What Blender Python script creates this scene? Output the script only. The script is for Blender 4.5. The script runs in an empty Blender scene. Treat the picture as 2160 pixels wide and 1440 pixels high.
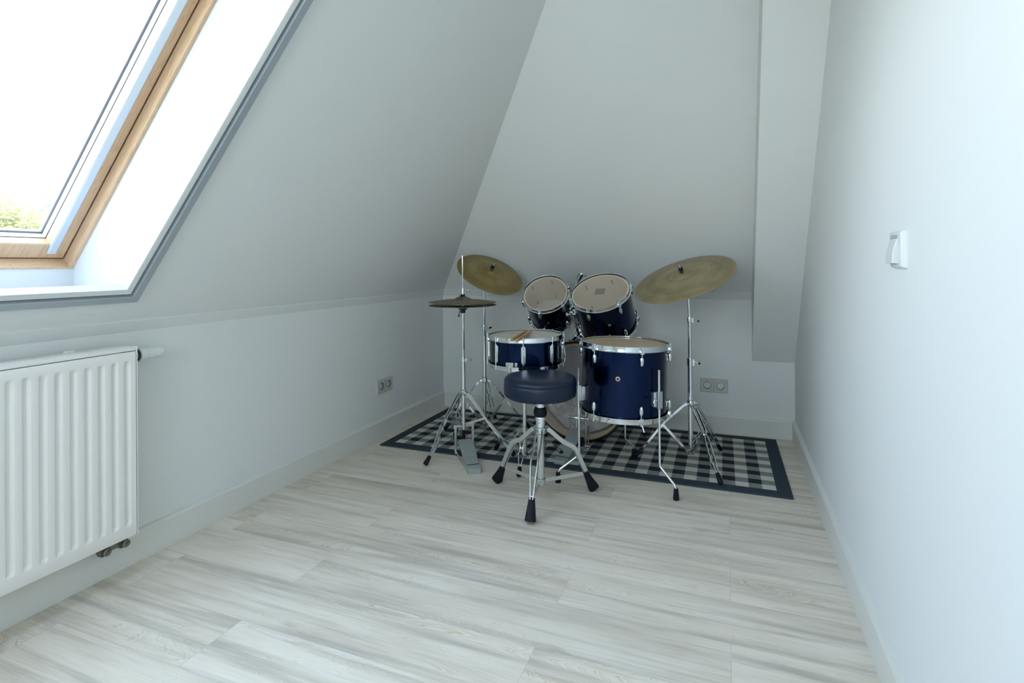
import bpy, math, random
from math import sin, cos, pi, radians as R_
from mathutils import Vector as V, Matrix as M4, noise
random.seed(7)
sc = bpy.context.scene
col = sc.collection

# ------------------------------------------------------------------ camera, world, light, exposure
cam_d = bpy.data.cameras.new('camera'); cam = bpy.data.objects.new('camera', cam_d); col.objects.link(cam)
F_PX, YAW, PIT, ROL, SHIFT = 1154.24, 0.3752, -0.003, -0.008, 167.35
fw = V((-sin(YAW), cos(YAW), 0)); rt = V((cos(YAW), sin(YAW), 0)); up = V((0, 0, 1))
fw2 = fw*cos(PIT) - up*sin(PIT); up2 = up*cos(PIT) + fw*sin(PIT)
r3 = rt*cos(ROL) + up2*sin(ROL); u3 = up2*cos(ROL) - rt*sin(ROL)
rot = M4((r3, u3, -fw2)).transposed()
cam.matrix_world = M4.Translation((0, 0, 1.0)) @ rot.to_4x4()
cam_d.sensor_width = 36; cam_d.lens = F_PX/2160*36; cam_d.shift_y = -SHIFT/2160; cam_d.clip_start = 0.02
sc.camera = cam
sc.view_settings.view_transform = 'Standard'; sc.view_settings.look = 'None'
sc.view_settings.gamma = 1; sc.view_settings.use_curve_mapping = False
sc.view_settings.exposure = 0.0
SKY = 10.4

world = bpy.data.worlds.new('sky'); sc.world = world; world.use_nodes = True
nt = world.node_tree; nt.nodes.clear()
wo = nt.nodes.new('ShaderNodeOutputWorld'); bg = nt.nodes.new('ShaderNodeBackground')
tc = nt.nodes.new('ShaderNodeTexCoord'); sp = nt.nodes.new('ShaderNodeSeparateXYZ'); cr = nt.nodes.new('ShaderNodeValToRGB')
nt.links.new(tc.outputs['Generated'], sp.inputs[0]); nt.links.new(sp.outputs['Z'], cr.inputs[0])
nt.links.new(cr.outputs[0], bg.inputs[0]); nt.links.new(bg.outputs[0], wo.inputs[0])
bg.inputs[1].default_value = SKY
e = cr.color_ramp.elements
e[0].position = 0.0; e[0].color = (1.02, 1.13, 1.18, 1)
e[1].position = 0.6; e[1].color = (0.46, 0.62, 0.84, 1)
x = cr.color_ramp.elements.new(0.25); x.color = (0.70, 0.86, 1.04, 1)

# ------------------------------------------------------------------ helpers
def ortho(n):
    n = V(n).normalized(); a = V((0, 0, 1)) if abs(n.z) < .9 else V((1, 0, 0))
    x = a.cross(n).normalized(); return x, n.cross(x)

class MB:
    """collects geometry and links it as ONE mesh object"""
    def __init__(s): s.v = []; s.f = []; s.m = []
    def add(s, vs, fs, mi=0, T=None):
        b = len(s.v)
        s.v += [(T @ V(p)) if T else V(p) for p in vs]
        s.f += [tuple(b+i for i in f) for f in fs]; s.m += [mi]*len(fs); return s
    def box(s, c, d, T=None, mi=0):
        cx, cy, cz = c; a, b, h = d[0]/2, d[1]/2, d[2]/2
        vs = [(cx+i*a, cy+j*b, cz+k*h) for k in (-1, 1) for j in (-1, 1) for i in (-1, 1)]
        return s.add(vs, [(0,2,3,1),(4,5,7,6),(0,1,5,4),(2,6,7,3),(0,4,6,2),(1,3,7,5)], mi, T)
    def lathe(s, pr, n=32, T=None, mi=0, cap0=False, cap1=False, loop=False, a0=0.0):
        vs = []; fs = []; k = len(pr)
        for i in range(n):
            a = a0 + 2*pi*i/n
            vs += [(r*cos(a), r*sin(a), z) for r, z in pr]
        for i in range(n):
            j = (i+1) % n
            for q in range(k if loop else k-1):
                q2 = (q+1) % k
                fs.append((i*k+q, j*k+q, j*k+q2, i*k+q2))
        if cap0: fs.append(tuple(i*k for i in range(n))[::-1])
        if cap1: fs.append(tuple(i*k+k-1 for i in range(n)))
        return s.add(vs, fs, mi, T)
    def cyl(s, p, q, r0, r1=None, n=16, mi=0):
        r1 = r0 if r1 is None else r1; p = V(p); q = V(q)
        return s.pipe([p, q], [r0, r1], n, mi)
    def pipe(s, pts, rad, n=12, mi=0, caps=True):
        pts = [V(p) for p in pts]
        if not isinstance(rad, (list, tuple)): rad = [rad]*len(pts)
        d = (pts[1]-pts[0]).normalized(); x, y = ortho(d); vs = []; fs = []
        for i, p in enumerate(pts):
            if 0 < i < len(pts)-1: t = ((pts[i+1]-p).normalized() + (p-pts[i-1]).normalized()).normalized()
            elif i == 0: t = (pts[1]-p).normalized()
            else: t = (p-pts[i-1]).normalized()
            x = (x - t*x.dot(t)).normalized(); y = t.cross(x)
            vs += [p + (x*cos(2*pi*k/n)+y*sin(2*pi*k/n))*rad[i] for k in range(n)]
        for i in range(len(pts)-1):
            for k in range(n):
                k2 = (k+1) % n; fs.append((i*n+k, i*n+k2, (i+1)*n+k2, (i+1)*n+k))
        if caps: fs += [tuple(range(n))[::-1], tuple((len(pts)-1)*n+k for k in range(n))]
        return s.add(vs, fs, mi)
    def strip(s, pts, w, t, side, mi=0):
        """flat bar: t along `side`, w across the path"""
        pts = [V(p) for p in pts]; side = V(side).normalized(); vs = []; fs = []
        for i, p in enumerate(pts):
            if i == 0: d = pts[1]-p
            elif i == len(pts)-1: d = p-pts[i-1]
            else: d = (pts[i+1]-p).normalized()+(p-pts[i-1]).normalized()
            nrm = side.cross(d.normalized()).normalized()
            vs += [p+nrm*w/2*a+side*t/2*b for a, b in ((-1,-1),(1,-1),(1,1),(-1,1))]
        for i in range(len(pts)-1):
            for k in range(4):
                k2 = (k+1) % 4; fs.append((i*4+k, i*4+k2, i*4+4+k2, i*4+4+k))
        fs += [(3,2,1,0), tuple(len(pts)*4-4+k for k in range(4))]
        return s.add(vs, fs, mi)
    def sphere(s, c, r, n=16, m=10, mi=0, sc3=(1,1,1)):
        c = V(c); pr = [(r*sin(pi*j/m), -r*cos(pi*j/m)) for j in range(m+1)]; pr[0] = (1e-5, -r); pr[-1] = (1e-5, r)
        return s.lathe(pr, n, M4.Translation(c) @ M4.Diagonal((*sc3, 1)), mi)
    def floorclamp(s, z):
        for p in s.v:
            if p.z < z: p.z = z
        return s
    def build(s, name, mats, parent=None, bevel=0, sharp=35, subsurf=0):
        me = bpy.data.meshes.new(name); me.from_pydata([tuple(p) for p in s.v], [], s.f); me.update()
        for m in (mats if isinstance(mats, (list, tuple)) else [mats]): me.materials.append(m)
        for p, i in zip(me.polygons, s.m): p.material_index = i; p.use_smooth = True
        me.set_sharp_from_angle(angle=R_(sharp))
        import bmesh
        bm = bmesh.new(); bm.from_mesh(me); bmesh.ops.recalc_face_normals(bm, faces=bm.faces); bm.to_mesh(me); bm.free()
        o = bpy.data.objects.new(name, me); col.objects.link(o)
        if parent: o.parent = parent
        if bevel:
            b = o.modifiers.new('bevel', 'BEVEL'); b.width = bevel; b.segments = 3; b.limit_method = 'ANGLE'; b.angle_limit = R_(40)
        if subsurf:
            b = o.modifiers.new('sub', 'SUBSURF'); b.levels = subsurf; b.render_levels = subsurf
        return o

def along(c, n, x=None):
    """matrix whose Z is n, placed at c"""
    n = V(n).normalized()
    if x is None: x, y = ortho(n)
    else:
        x = V(x); x = (x-n*x.dot(n)).normalized(); y = n.cross(x)
    return M4.Translation(V(c)) @ M4((x, y, n)).transposed().to_4x4()
def tag(o, label=None, cat=None, group=None, kind=None):
    for k, v in (('label', label), ('category', cat), ('group', group), ('kind', kind)):
        if v: o[k] = v
    return o
def thing(name, label, cat, loc=(0, 0, 0), mat=None, group=None):
    o = bpy.data.objects.new(name, None); col.objects.link(o); o.empty_display_size = .05
    if mat is not None: o.matrix_world = mat
    else: o.location = loc
    return tag(o, label, cat, group)
def struct(o): o['kind'] = 'structure'; return o

# ------------------------------------------------------------------ materials
def mat(name, base=(.8,.8,.8), rough=.5, metal=0.0, coat=0.0, spec=.5, **kw):
    m = bpy.data.materials.new(name); m.use_nodes = True; b = m.node_tree.nodes['Principled BSDF']
    b.inputs['Base Color'].default_value = (*base, 1); b.inputs['Roughness'].default_value = rough
    b.inputs['Metallic'].default_value = metal; b.inputs['Coat Weight'].default_value = coat
    b.inputs['Coat Roughness'].default_value = .04; b.inputs['Specular IOR Level'].default_value = spec
    for k, v in kw.items(): b.inputs[k].default_value = v
    return m
def N(m, t, **kw):
    n = m.node_tree.nodes.new('ShaderNode'+t)
    for k, v in kw.items(): setattr(n, k, v)
    return n
def L(m, a, b): m.node_tree.links.new(a, b)
def P(m): return m.node_tree.nodes['Principled BSDF']
def bump(m, sock, dist=.001, strength=.5):
    b = N(m, 'Bump'); b.inputs['Distance'].default_value = dist; b.inputs['Strength'].default_value = strength
    L(m, sock, b.inputs['Height']); L(m, b.outputs[0], P(m).inputs['Normal'])
def noise_n(m, scale, detail=3, vec=None, rough=.5, w=None):
    n = N(m, 'TexNoise'); n.inputs['Scale'].default_value = scale; n.inputs['Detail'].default_value = detail
    n.inputs['Roughness'].default_value = rough
    if w is not None: n.noise_dimensions = '4D'; L(m, w, n.inputs['W'])
    if vec is not None: L(m, vec, n.inputs['Vector'])
    return n
def mapping(m, scale, coord='Object'):
    t = N(m, 'TexCoord'); k = N(m, 'Mapping'); k.inputs['Scale'].default_value = scale
    L(m, t.outputs[coord], k.inputs[0]); return k.outputs[0]
def ramp(m, fac, stops, interp='LINEAR'):
    r = N(m, 'ValToRGB'); r.color_ramp.interpolation = interp; el = r.color_ramp.elements
    while len(el) < len(stops): el.new(.5)
    for q, (p, c) in zip(el, stops):
        q.position = p; q.color = (*c, 1) if len(c) == 3 else c
    L(m, fac, r.inputs[0]); return r.outputs[0]
def mixc(m, fac, a, b, mode='MIX'):
    n = N(m, 'Mix', data_type='RGBA', blend_type=mode)
    for s_, v in ((n.inputs[0], fac), (n.inputs[6], a), (n.inputs[7], b)):
        if hasattr(v, 'is_linked'): L(m, v, s_)
        elif isinstance(v, (int, float)): s_.default_value = v
        else: s_.default_value = (*v, 1)
    return n.outputs[2]
def mth(m, op, a, b=None):
    n = N(m, 'Math', operation=op)
    for s_, v in ((n.inputs[0], a), (n.inputs[1], b)):
        if v is None: continue
        if hasattr(v, 'is_linked'): L(m, v, s_)
        else: s_.default_value = v
    return n.outputs[0]

def paint(name, base, rough=.85):
    m = mat(name, base, rough, spec=.3); n = noise_n(m, 260, 3, mapping(m, (1,1,1))); bump(m, n.outputs[0], .0006, .35); return m
PAINT = paint('wall_paint', (.84, .85, .825))
LACQ = mat('white_lacquer', (.80, .80, .74), .38)
REVEAL = mat('reveal_panel', (.70, .715, .72), .35)
RADW = mat('radiator_enamel', (.90, .865, .82), .36)
PLAST = mat('white_plastic', (.72, .74, .72), .34)
CREAM = mat('cream_plastic', (.60, .60, .52), .35)
WELL = mat('shaded_well_plastic', (.20, .20, .17), .4)  # cream plastic darkened: shade of the recess put into the colour
DARKH = mat('dark_hole', (.02, .02, .018), .6)
ALU = mat('anodised_profile', (.46, .51, .55), .28, .2)
ALUL = mat('pale_rail', (.62, .68, .74), .35, .3)
GREYM = mat('grey_cladding', (.34, .34, .36), .5, .3)
CHROME = mat('chrome', (.78, .82, .84), .09, 1.0)
STEEL = mat('satin_chrome', (.66, .70, .71), .26, .95)
GREYCAST = mat('grey_cast_metal', (.40, .44, .43), .42, .3)
RUB = mat('black_rubber', (.003, .004, .010), .5, spec=.25)
BLK = mat('black_plastic', (.006, .006, .008), .35)
FELT = mat('black_felt', (.01, .01, .01), .95)
PIPEM = mat('nickel_fitting', (.22, .22, .18), .35, .85)
BLACKG = mat('black_gasket', (.03, .03, .03), .6)
WHITEST = mat('white_strip', (.9, .9, .9), .5)
BADGE = mat('copper_badge', (.6, .45, .36), .3, .6)

WRAP = mat('blue_lacquer', (.0015, .006, .05), .24, 1.0, .30)
n_ = noise_n(WRAP, 900, 2, mapping(WRAP, (1,1,1)))
L(WRAP, mixc(WRAP, n_.outputs[0], (.0004, .002, .013), (.0015, .020, .095)), P(WRAP).inputs['Base Color'])
BLKHOOP = mat('black_hoop_lacquer', (.004, .004, .007), .2, 0, .6)
WOODIN = mat('shell_wood', (.80, .66, .50), .55)
n_ = noise_n(WOODIN, 6, 4, mapping(WOODIN, (1, 1, 14)))
L(WOODIN, mixc(WOODIN, n_.outputs[0], (.84, .71, .54), (.92, .80, .64)), P(WOODIN).inputs['Base Color'])

def film(name, color, fac, gloss=.10, trans=False):
    """drum head film: partly see-through plastic"""
    m = bpy.data.materials.new(name); m.use_nodes = True; t = m.node_tree; t.nodes.clear()
    o = t.nodes.new('ShaderNodeOutputMaterial'); d = t.nodes.new('ShaderNodeBsdfDiffuse'); tl = t.nodes.new('ShaderNodeBsdfTranslucent')
    tr = t.nodes.new('ShaderNodeBsdfTransparent'); gl = t.nodes.new('ShaderNodeBsdfGlossy'); gl.inputs['Roughness'].default_value = .18
    a = t.nodes.new('ShaderNodeMixShader'); b = t.nodes.new('ShaderNodeMixShader'); c = t.nodes.new('ShaderNodeMixShader')
    fr = t.nodes.new('ShaderNodeFresnel'); fr.inputs[0].default_value = 1.4
    d.inputs[0].default_value = (*color, 1); tl.inputs[0].default_value = (*color, 1)
    a.inputs[0].default_value = .22; t.links.new(d.outputs[0], a.inputs[1]); t.links.new(tl.outputs[0], a.inputs[2])
    b.inputs[0].default_value = fac; t.links.new(tr.outputs[0], b.inputs[1]); t.links.new(a.outputs[0], b.inputs[2])
    mu = t.nodes.new('ShaderNodeMath'); mu.operation = 'MULTIPLY'; mu.inputs[1].default_value = gloss*10
    t.links.new(fr.outputs[0], mu.inputs[0]); mu.use_clamp = True
    t.links.new(mu.outputs[0], c.inputs[0]); t.links.new(b.outputs[0], c.inputs[1]); t.links.new(gl.outputs[0], c.inputs[2])
    t.links.new(c.outputs[0], o.inputs[0]); return m
CLEARHEAD = film('clear_head', (.98, .88, .76), .24, .03)
BASSHEAD = film('bass_head_film', (.66, .64, .68), .09, .04)
TOMHEAD = film('tom_head_film', (.66, .58, .48), .62, .04)
FTHEAD = film('floor_tom_head_film', (.96, .77, .53), .62, .04)
GREYHEAD = film('front_head_film', (.74, .72, .78), .96, .05)
COATED = mat('coated_head', (.72, .68, .60), .6)
n_ = noise_n(COATED, 9, 4, mapping(COATED, (1,1,1)))
L(COATED, ramp(COATED, n_.outputs[0], [(.3, (.74, .70, .62)), (.75, (.60, .54, .44))]), P(COATED).inputs['Base Color'])

def glass():
    m = film('window_glass', (.9, .95, .95), 0.0, .04); return m
GLASS = glass()

def wood_pine():
    m = mat('pine_lacquer', (.72, .50, .30), .35, coat=.3)
    t = N(m, 'TexCoord'); mp = N(m, 'Mapping'); mp.inputs['Rotation'].default_value = (0, R_(49.5), 0); mp.inputs['Scale'].default_value = (1, 1, 1)
    L(m, t.outputs['Object'], mp.inputs[0])
    k = N(m, 'Mapping'); k.inputs['Scale'].default_value = (2.2, 16, 26); L(m, mp.outputs[0], k.inputs[0])
    a = noise_n(m, 1.6, 3, k.outputs[0]); f = mth(m, 'FRACT', mth(m, 'MULTIPLY', a.outputs[0], 9.0))
    c = ramp(m, f, [(0, (.72, .50, .32)), (.7, (.68, .46, .285)), (.92, (.60, .385, .215)), (1, (.70, .48, .30))])
    L(m, c, P(m).inputs['Base Color']); return m
PINE = wood_pine()

def vinyl():
    m = mat('blue_black_vinyl', (.0025, .011, .034), .36, spec=.42)
    v = N(m, 'TexVoronoi'); v.inputs['Scale'].default_value = 260; L(m, mapping(m, (1,1,1)), v.inputs['Vector'])
    bump(m, v.outputs['Distance'], .0008, .3); return m
VINYL = vinyl()

def bronze(name, c0, c1, rough=.36):
    m = mat(name, c0, rough, 1.0)
    t = N(m, 'TexCoord'); s_ = N(m, 'SeparateXYZ'); L(m, t.outputs['Object'], s_.inputs[0])
    rr = mth(m, 'SQRT', mth(m, 'ADD', mth(m, 'MULTIPLY', s_.outputs[0], s_.outputs[0]), mth(m, 'MULTIPLY', s_.outputs[1], s_.outputs[1])))
    cx = N(m, 'CombineXYZ'); L(m, rr, cx.inputs[0])
    a = noise_n(m, 140, 4, cx.outputs[0]); b = noise_n(m, 14, 3, cx.outputs[0]); d = noise_n(m, 9, 4, t.outputs['Object'])
    f = mth(m, 'ADD', mth(m, 'MULTIPLY', a.outputs[0], .35), mth(m, 'ADD', mth(m, 'MULTIPLY', b.outputs[0], .4), mth(m, 'MULTIPLY', d.outputs[0], .3)))
    L(m, ramp(m, f, [(.42, c0), (.62, c1)]), P(m).inputs['Base Color'])
    bump(m, a.outputs[0], .0012, .5); return m
BRONZE = bronze('cymbal_bronze', (.27, .20, .085), (.44, .34, .15))
BRONZE_R = bronze('ride_bronze', (.33, .265, .15), (.54, .45, .27), .38)
BRONZE_H = bronze('hat_bronze', (.20, .17, .11), (.33, .28, .19), .38)
STICK = mat('stick_hickory', (.50, .28, .10), .45)
n_ = noise_n(STICK, 10, 3, mapping(STICK, (8, 8, 1)))
L(STICK, mixc(STICK, n_.outputs[0], (.42, .22, .07), (.58, .34, .14)), P(STICK).inputs['Base Color'])

def fur():
    m = mat('grey_fur', (.30, .27, .24), .95)
    a = noise_n(m, 11, 5, mapping(m, (1, 1, 1)), .65)
    L(m, ramp(m, a.outputs[0], [(.3, (.36, .28, .21)), (.5, (.80, .76, .71)), (.75, (.93, .91, .88))]), P(m).inputs['Base Color'])
    b = noise_n(m, 90, 4, mapping(m, (1, 1, 3))); bump(m, b.outputs[0], .01, .8); return m
FUR = fur()

def rug_mat(W, H, bd, nx, ny):
    m = mat('gingham_weave', (.5,.5,.5), .95, spec=.15)
    t = N(m, 'TexCoord'); s_ = N(m, 'SeparateXYZ'); L(m, t.outputs['Object'], s_.inputs[0])
    def idx(o, size, n):
        q = mth(m, 'DIVIDE', mth(m, 'ADD', o, (size-2*bd)/2), (size-2*bd)/n)
        par = mth(m, 'GREATER_THAN', mth(m, 'FRACT', mth(m, 'MULTIPLY', q, .5)), .5)
        ins = mth(m, 'MULTIPLY', mth(m, 'GREATER_THAN', q, 0.0), mth(m, 'LESS_THAN', q, float(n)))
        return par, ins
    px, ix = idx(s_.outputs[0], W, nx); py, iy = idx(s_.outputs[1], H, ny)
    both = mth(m, 'MULTIPLY', mth(m, 'ADD', px, py), .5)
    c = ramp(m, both, [(0, (.68, .66, .57)), (.25, (.25, .265, .25)), (.75, (.026, .030, .036))], 'CONSTANT')
    c = mixc(m, mth(m, 'MULTIPLY', ix, iy), (.045, .062, .078), c)
    wv = noise_n(m, 420, 2, t.outputs['Object']); 
    c = mixc(m, .35, c, wv.outputs[0], 'OVERLAY'); L(m, c, P(m).inputs['Base Color'])
    bump(m, wv.outputs[0], .002, .6); return m

def floor_mat():
    m = mat('whitewashed_oak_laminate', (.5,.5,.48), .42, spec=.4)
    t = N(m, 'TexCoord'); br = N(m, 'TexBrick')
    br.offset = .37; br.offset_frequency = 2; br.squash = 1
    br.inputs['Color1'].default_value = (0,0,0,1); br.inputs['Color2'].default_value = (1,1,1,1); br.inputs['Mortar'].default_value = (.5,.5,.5,1)
    br.inputs['Scale'].default_value = 1; br.inputs['Mortar Size'].default_value = .0009; br.inputs['Mortar Smooth'].default_value = .4
    br.inputs['Brick Width'].default_value = 1.285; br.inputs['Row Height'].default_value = .193
    L(m, t.outputs['Object'], br.inputs['Vector'])
    rnd = N(m, 'SeparateColor'); L(m, br.outputs['Color'], rnd.inputs[0]); w = mth(m, 'MULTIPLY', rnd.outputs[0], 37.0)
    def mp(sx, sy):
        k = N(m, 'Mapping'); k.inputs['Scale'].default_value = (sx, sy, 1); L(m, t.outputs['Object'], k.inputs[0]); return k.outputs[0]
    low = noise_n(m, 1, 1.5, mp(1.05, 7.0), .40, w)               # cathedral figure
    jit = noise_n(m, 1, 2, mp(5, 45), .5, w)
    g = mth(m, 'ADD', mth(m, 'MULTIPLY', low.outputs[0], 52.0), mth(m, 'MULTIPLY', jit.outputs[0], 1.6))
    fr = mth(m, 'FRACT', g)
    line = ramp(m, fr, [(0, (.16,)*3), (.12, (.52,)*3), (.40, (.54,)*3), (.82, (.38,)*3), (.92, (.70,)*3), (1, (.16,)*3)])
    mask = noise_n(m, 1, 2, mp(.9, 4.5), .5, mth(m, 'ADD', w, 9.0))
    mk = ramp(m, mask.outputs[0], [(.40, (0,)*3), (.62, (1,)*3)])
    fine = noise_n(m, 1, 4, mp(5, 230), .6, w)
    cloud = noise_n(m, 1, 3, mp(1.6, 10), .6, mth(m, 'ADD', w, 4.0))
    base = ramp(m, cloud.outputs[0], [(.25, (.60, .53, .44)), (.5, (.79, .71, .60)), (.75, (.88, .81, .71))])
    c = mixc(m, mth(m, 'MULTIPLY', mk, .80), base, line, 'OVERLAY')
    c = mixc(m, .38, c, ramp(m, fine.outputs[0], [(.3, (.26,)*3), (.7, (.68,)*3)]), 'OVERLAY')
    kn = noise_n(m, 1, 3, mp(3.2, 17), .6, mth(m, 'ADD', w, 2.0))
    c = mixc(m, ramp(m, kn.outputs[0], [(.64, (0,)*3), (.80, (.75,)*3)]), c, (.30, .275, .225))
    st = noise_n(m, 1, 4, mp(1.3, 26), .62, mth(m, 'ADD', w, 6.0))
    c = mixc(m, ramp(m, st.outputs[0], [(.50, (0,)*3), (.70, (.72,)*3)]), c, (.40, .365, .305))
    tone = mth(m, 'ADD', mth(m, 'MULTIPLY', rnd.outputs[0], .07), .99)
    cc = N(m, 'CombineColor'); [L(m, tone, cc.inputs[i]) for i in range(3)]
    c = mixc(m, 1.0, c, cc.outputs[0], 'MULTIPLY')
    c = mixc(m, mth(m, 'MULTIPLY', br.outputs['Fac'], .25), c, (.10, .10, .09))
    L(m, c, P(m).inputs['Base Color'])
    L(m, ramp(m, fine.outputs[0], [(.3, (.36,)*3), (.7, (.50,)*3)]), P(m).inputs['Roughness'])
    bump(m, mth(m, 'ADD', fine.outputs[0], mth(m, 'MULTIPLY', fr, .15)), .0005, .25)
    return m
FLOORM = floor_mat()

# ------------------------------------------------------------------ room
XL, XR, YB, YF, ZK, ZC = -1.885, 0.346, 3.44, -1.7, .780, 2.35
AL = R_(49.5); CA, SA = cos(AL), sin(AL)
X0, Y0, Z0 = -1.865, 3.42, .822          # foot of the sloping planes
DZ = (ZC-Z0)/math.tan(AL)
def quad(name, pts, m, fs=None, parent=None):
    return MB().add(pts, fs or [tuple(range(len(pts)))]).build(name, m, parent)
struct(quad('floor', [(XL-.1,YF,0),(XR+.1,YF,0),(XR+.1,YB+.1,0),(XL-.1,YB+.1,0)], FLOORM))
struct(quad('wall_left', [(XL,YF,0),(XL,YB,0),(XL,YB,ZK+.02),(XL,YF,ZK+.02)], PAINT))
struct(quad('wall_back', [(XL,YB,0),(XR,YB,0),(XR,YB,ZK+.02),(XL,YB,ZK+.02)], PAINT))
struct(quad('wall_right', [(XR,YF,0),(XR,YB,0),(XR,YB,ZC),(XR,YF,ZC)], PAINT))
WX0, WX1, WZ0, WZ1 = -.85, .20, .95, 2.10      # opening of the window added behind the photographer
struct(quad('wall_front', [(XL,YF,0),(XR,YF,0),(XR,YF,ZC),(X0+DZ,YF,ZC),(X0,YF,Z0),(XL,YF,ZK),(WX0,YF,WZ0),(WX1,YF,WZ0),(WX1,YF,WZ1),(WX0,YF,WZ1)], PAINT,
            fs=[(0,1,7,6),(1,2,8,7),(2,3,9,8),(3,4,5,0,6,9)]))
struct(quad('ceiling', [(X0+DZ-.02,YF,ZC),(XR,YF,ZC),(XR,Y0-DZ+.02,ZC),(X0+DZ-.02,Y0-DZ+.02,ZC)], PAINT))
U = V((CA, 0, SA)); W = V((-SA, 0, CA)); O = V((X0, 0, Z0))
def S(u, v, w=0): return O + U*u + W*w + V((0, v, 0))
UM = (ZC-Z0)/SA
HU0, HU1, HV0, HV1 = .141, 1.36, .027, 1.167
pts = [S(0,YF),S(UM,YF),S(UM,HV0),S(0,HV0), S(0,HV1),S(HU0,HV1),S(HU0,HV0), S(HU1,HV0),S(HU1,HV1),S(UM,HV1), S(UM,Y0-DZ),S(0,Y0)]
struct(quad('wall_left_upper', pts, PAINT, fs=[(0,1,2,7,6,3),(3,6,5,4),(7,2,9,8),(4,5,8,9,10,11)]))
struct(quad('wall_back_upper', [(X0,Y0,Z0),(XR,Y0,Z0),(XR,Y0-DZ,ZC),(X0+DZ,Y0-DZ,ZC)], PAINT))
# small drip-like edge where the slope overhangs the low walls
struct(quad('trim_1', [(X0,YF,Z0),(X0,Y0,Z0),(XR,Y0,Z0),(X0+.004,YF,Z0-.004),(X0+.004,Y0-.004,Z0-.004),(XR,Y0-.004,Z0-.004),(XL,YF,ZK),(XL,YB,ZK),(XR,YB,ZK)], PAINT,
            fs=[(0,1,4,3),(1,2,5,4),(3,4,7,6),(4,5,8,7)]))
# boxed-in chase running up the back slope
t50 = math.tan(R_(50)); CH0, CHY = .127, YB
yt = CHY-(ZC-.43)/t50
struct(MB().add([(CH0,YB,.43),(XR,YB,.43),(XR,yt,ZC),(CH0,yt,ZC),(CH0,YB+.02,.43),(CH0,YB+.02,ZC),(XR,YB+.02,.43),(XR,YB+.02,ZC)],
     [(0,1,2,3),(0,3,5,4),(1,6,7,2)]).build('trim_2', PAINT, bevel=0))
# baseboards
ZB, TB = .106, .0165
def board(name, p, q, inn):
    p, q, inn = V(p), V(q), V(inn)
    pr = [(0,0),(TB,0),(TB,ZB-.010),(TB-.006,ZB-.002),(0,ZB)]
    vs = [a+inn*s_+V((0,0,z)) for a in (p, q) for s_, z in pr]; k = len(pr)
    return struct(MB().add(vs, [(i, i+1, k+i+1, k+i) for i in range(k-1)]+[tuple(range(k)), tuple(range(k,2*k))]).build(name, LACQ, sharp=20))
board('baseboard_left', (XL,YF,0), (XL,YB,0), (1,0,0))
board('baseboard_back', (XL,YB,0), (XR,YB,0), (0,-1,0))
board('baseboard_right', (XR,YF,0), (XR,YB,0), (-1,0,0))

# ------------------------------------------------------------------ roof window
win = struct(thing('window_1', 'slanted pine roof window in a deep white reveal above the radiator', 'window', tuple(S(.1, .6, 0))))
win_inv = M4.Translation(-V(win.location))
def wbuild(mb, name, m, parent=win, **k):
    mb.v = [win_inv @ p for p in mb.v]; return mb.build(name, m, parent, **k)
# reveal: vertical upstand + horizontal sill at the bottom, straight cheeks and head
A_, B_, C_ = V((-1.772,0,.9265)), V((-2.035,0,.931)), V((-2.040,0,.992))
D_, E_ = S(1.31,0,.25), S(HU1,0,0)
C2 = S(.02,0,.25)
def yv(p, y): return V((p.x, y, p.z))
mb = MB()
for y in (HV0, HV1): mb.add([yv(p, y) for p in (A_, B_, C_, C2, D_, E_)], [(0,1,2,3,4,5)])
seq = [A_, B_, C_, C2]
for a, b in zip(seq, seq[1:]): mb.add([yv(a,HV0),yv(a,HV1),yv(b,HV1),yv(b,HV0)], [(0,1,2,3)])
mb.add([yv(D_,HV0),yv(D_,HV1),yv(E_,HV1),yv(E_,HV0)], [(0,1,2,3)])
wbuild(mb, 'reveal_lining', REVEAL)
def ring(u0, u1, v0, v1, prof, closed=True):
    """profile of (inset towards the opening, w) swept round a rectangle lying in the slope"""
    mb = MB(); vs = []; k = len(prof)
    for (cu, cv, su, sv) in ((u0,v0,1,1),(u1,v0,-1,1),(u1,v1,-1,-1),(u0,v1,1,-1)):
        vs += [S(cu+su*s_, cv+sv*s_, w) for s_, w in prof]
    fs = []
    for i in range(4):
        j = (i+1) % 4
        for q in range(k if closed else k-1):
            q2 = (q+1) % k; fs.append((i*k+q, j*k+q, j*k+q2, i*k+q2))
    return mb.add(vs, fs)
FU0, FU1, FV0, FV1 = .020, 1.31, .034, 1.160
wbuild(ring(FU0, FU1, FV0, FV1, [(-.05,.246),(.004,.246),(.006,.287),(.003,.2875),(.003,.36),(-.05,.36)]), 'frame', PINE, sharp=25)
sash = wbuild(ring(FU0, FU1, FV0, FV1, [(.009,.289),(.011,.287),(.062,.287),(.066,.290),(.066,.318),(.012,.35),(.009,.35)]), 'sash', PINE, sharp=25)
wbuild(ring(FU0, FU1, FV0, FV1, [(.012,.3185),(.0668,.3185),(.0668,.3220),(.012,.3220)]), 'gasket', BLACKG, sash)
wbuild(ring(FU0, FU1, FV0, FV1, [(.012,.3221),(.066,.3221),(.066,.342),(.012,.342)]), 'glazing_bead', WHITEST, sash)
wbuild(MB().add([S(FU0+.03,FV0+.03,.345),S(FU1-.03,FV0+.03,.345),S(FU1-.03,FV1-.03,.345),S(FU0+.03,FV1-.03,.345)],[(0,1,2,3)]), 'pane', GLASS, sash)
wbuild(ring(FU0, FU1, FV0, FV1, [(-.05,.352),(.071,.347),(.071,.358),(.02,.375),(-.05,.375)]), 'outer_cladding', GREYM)
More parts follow.
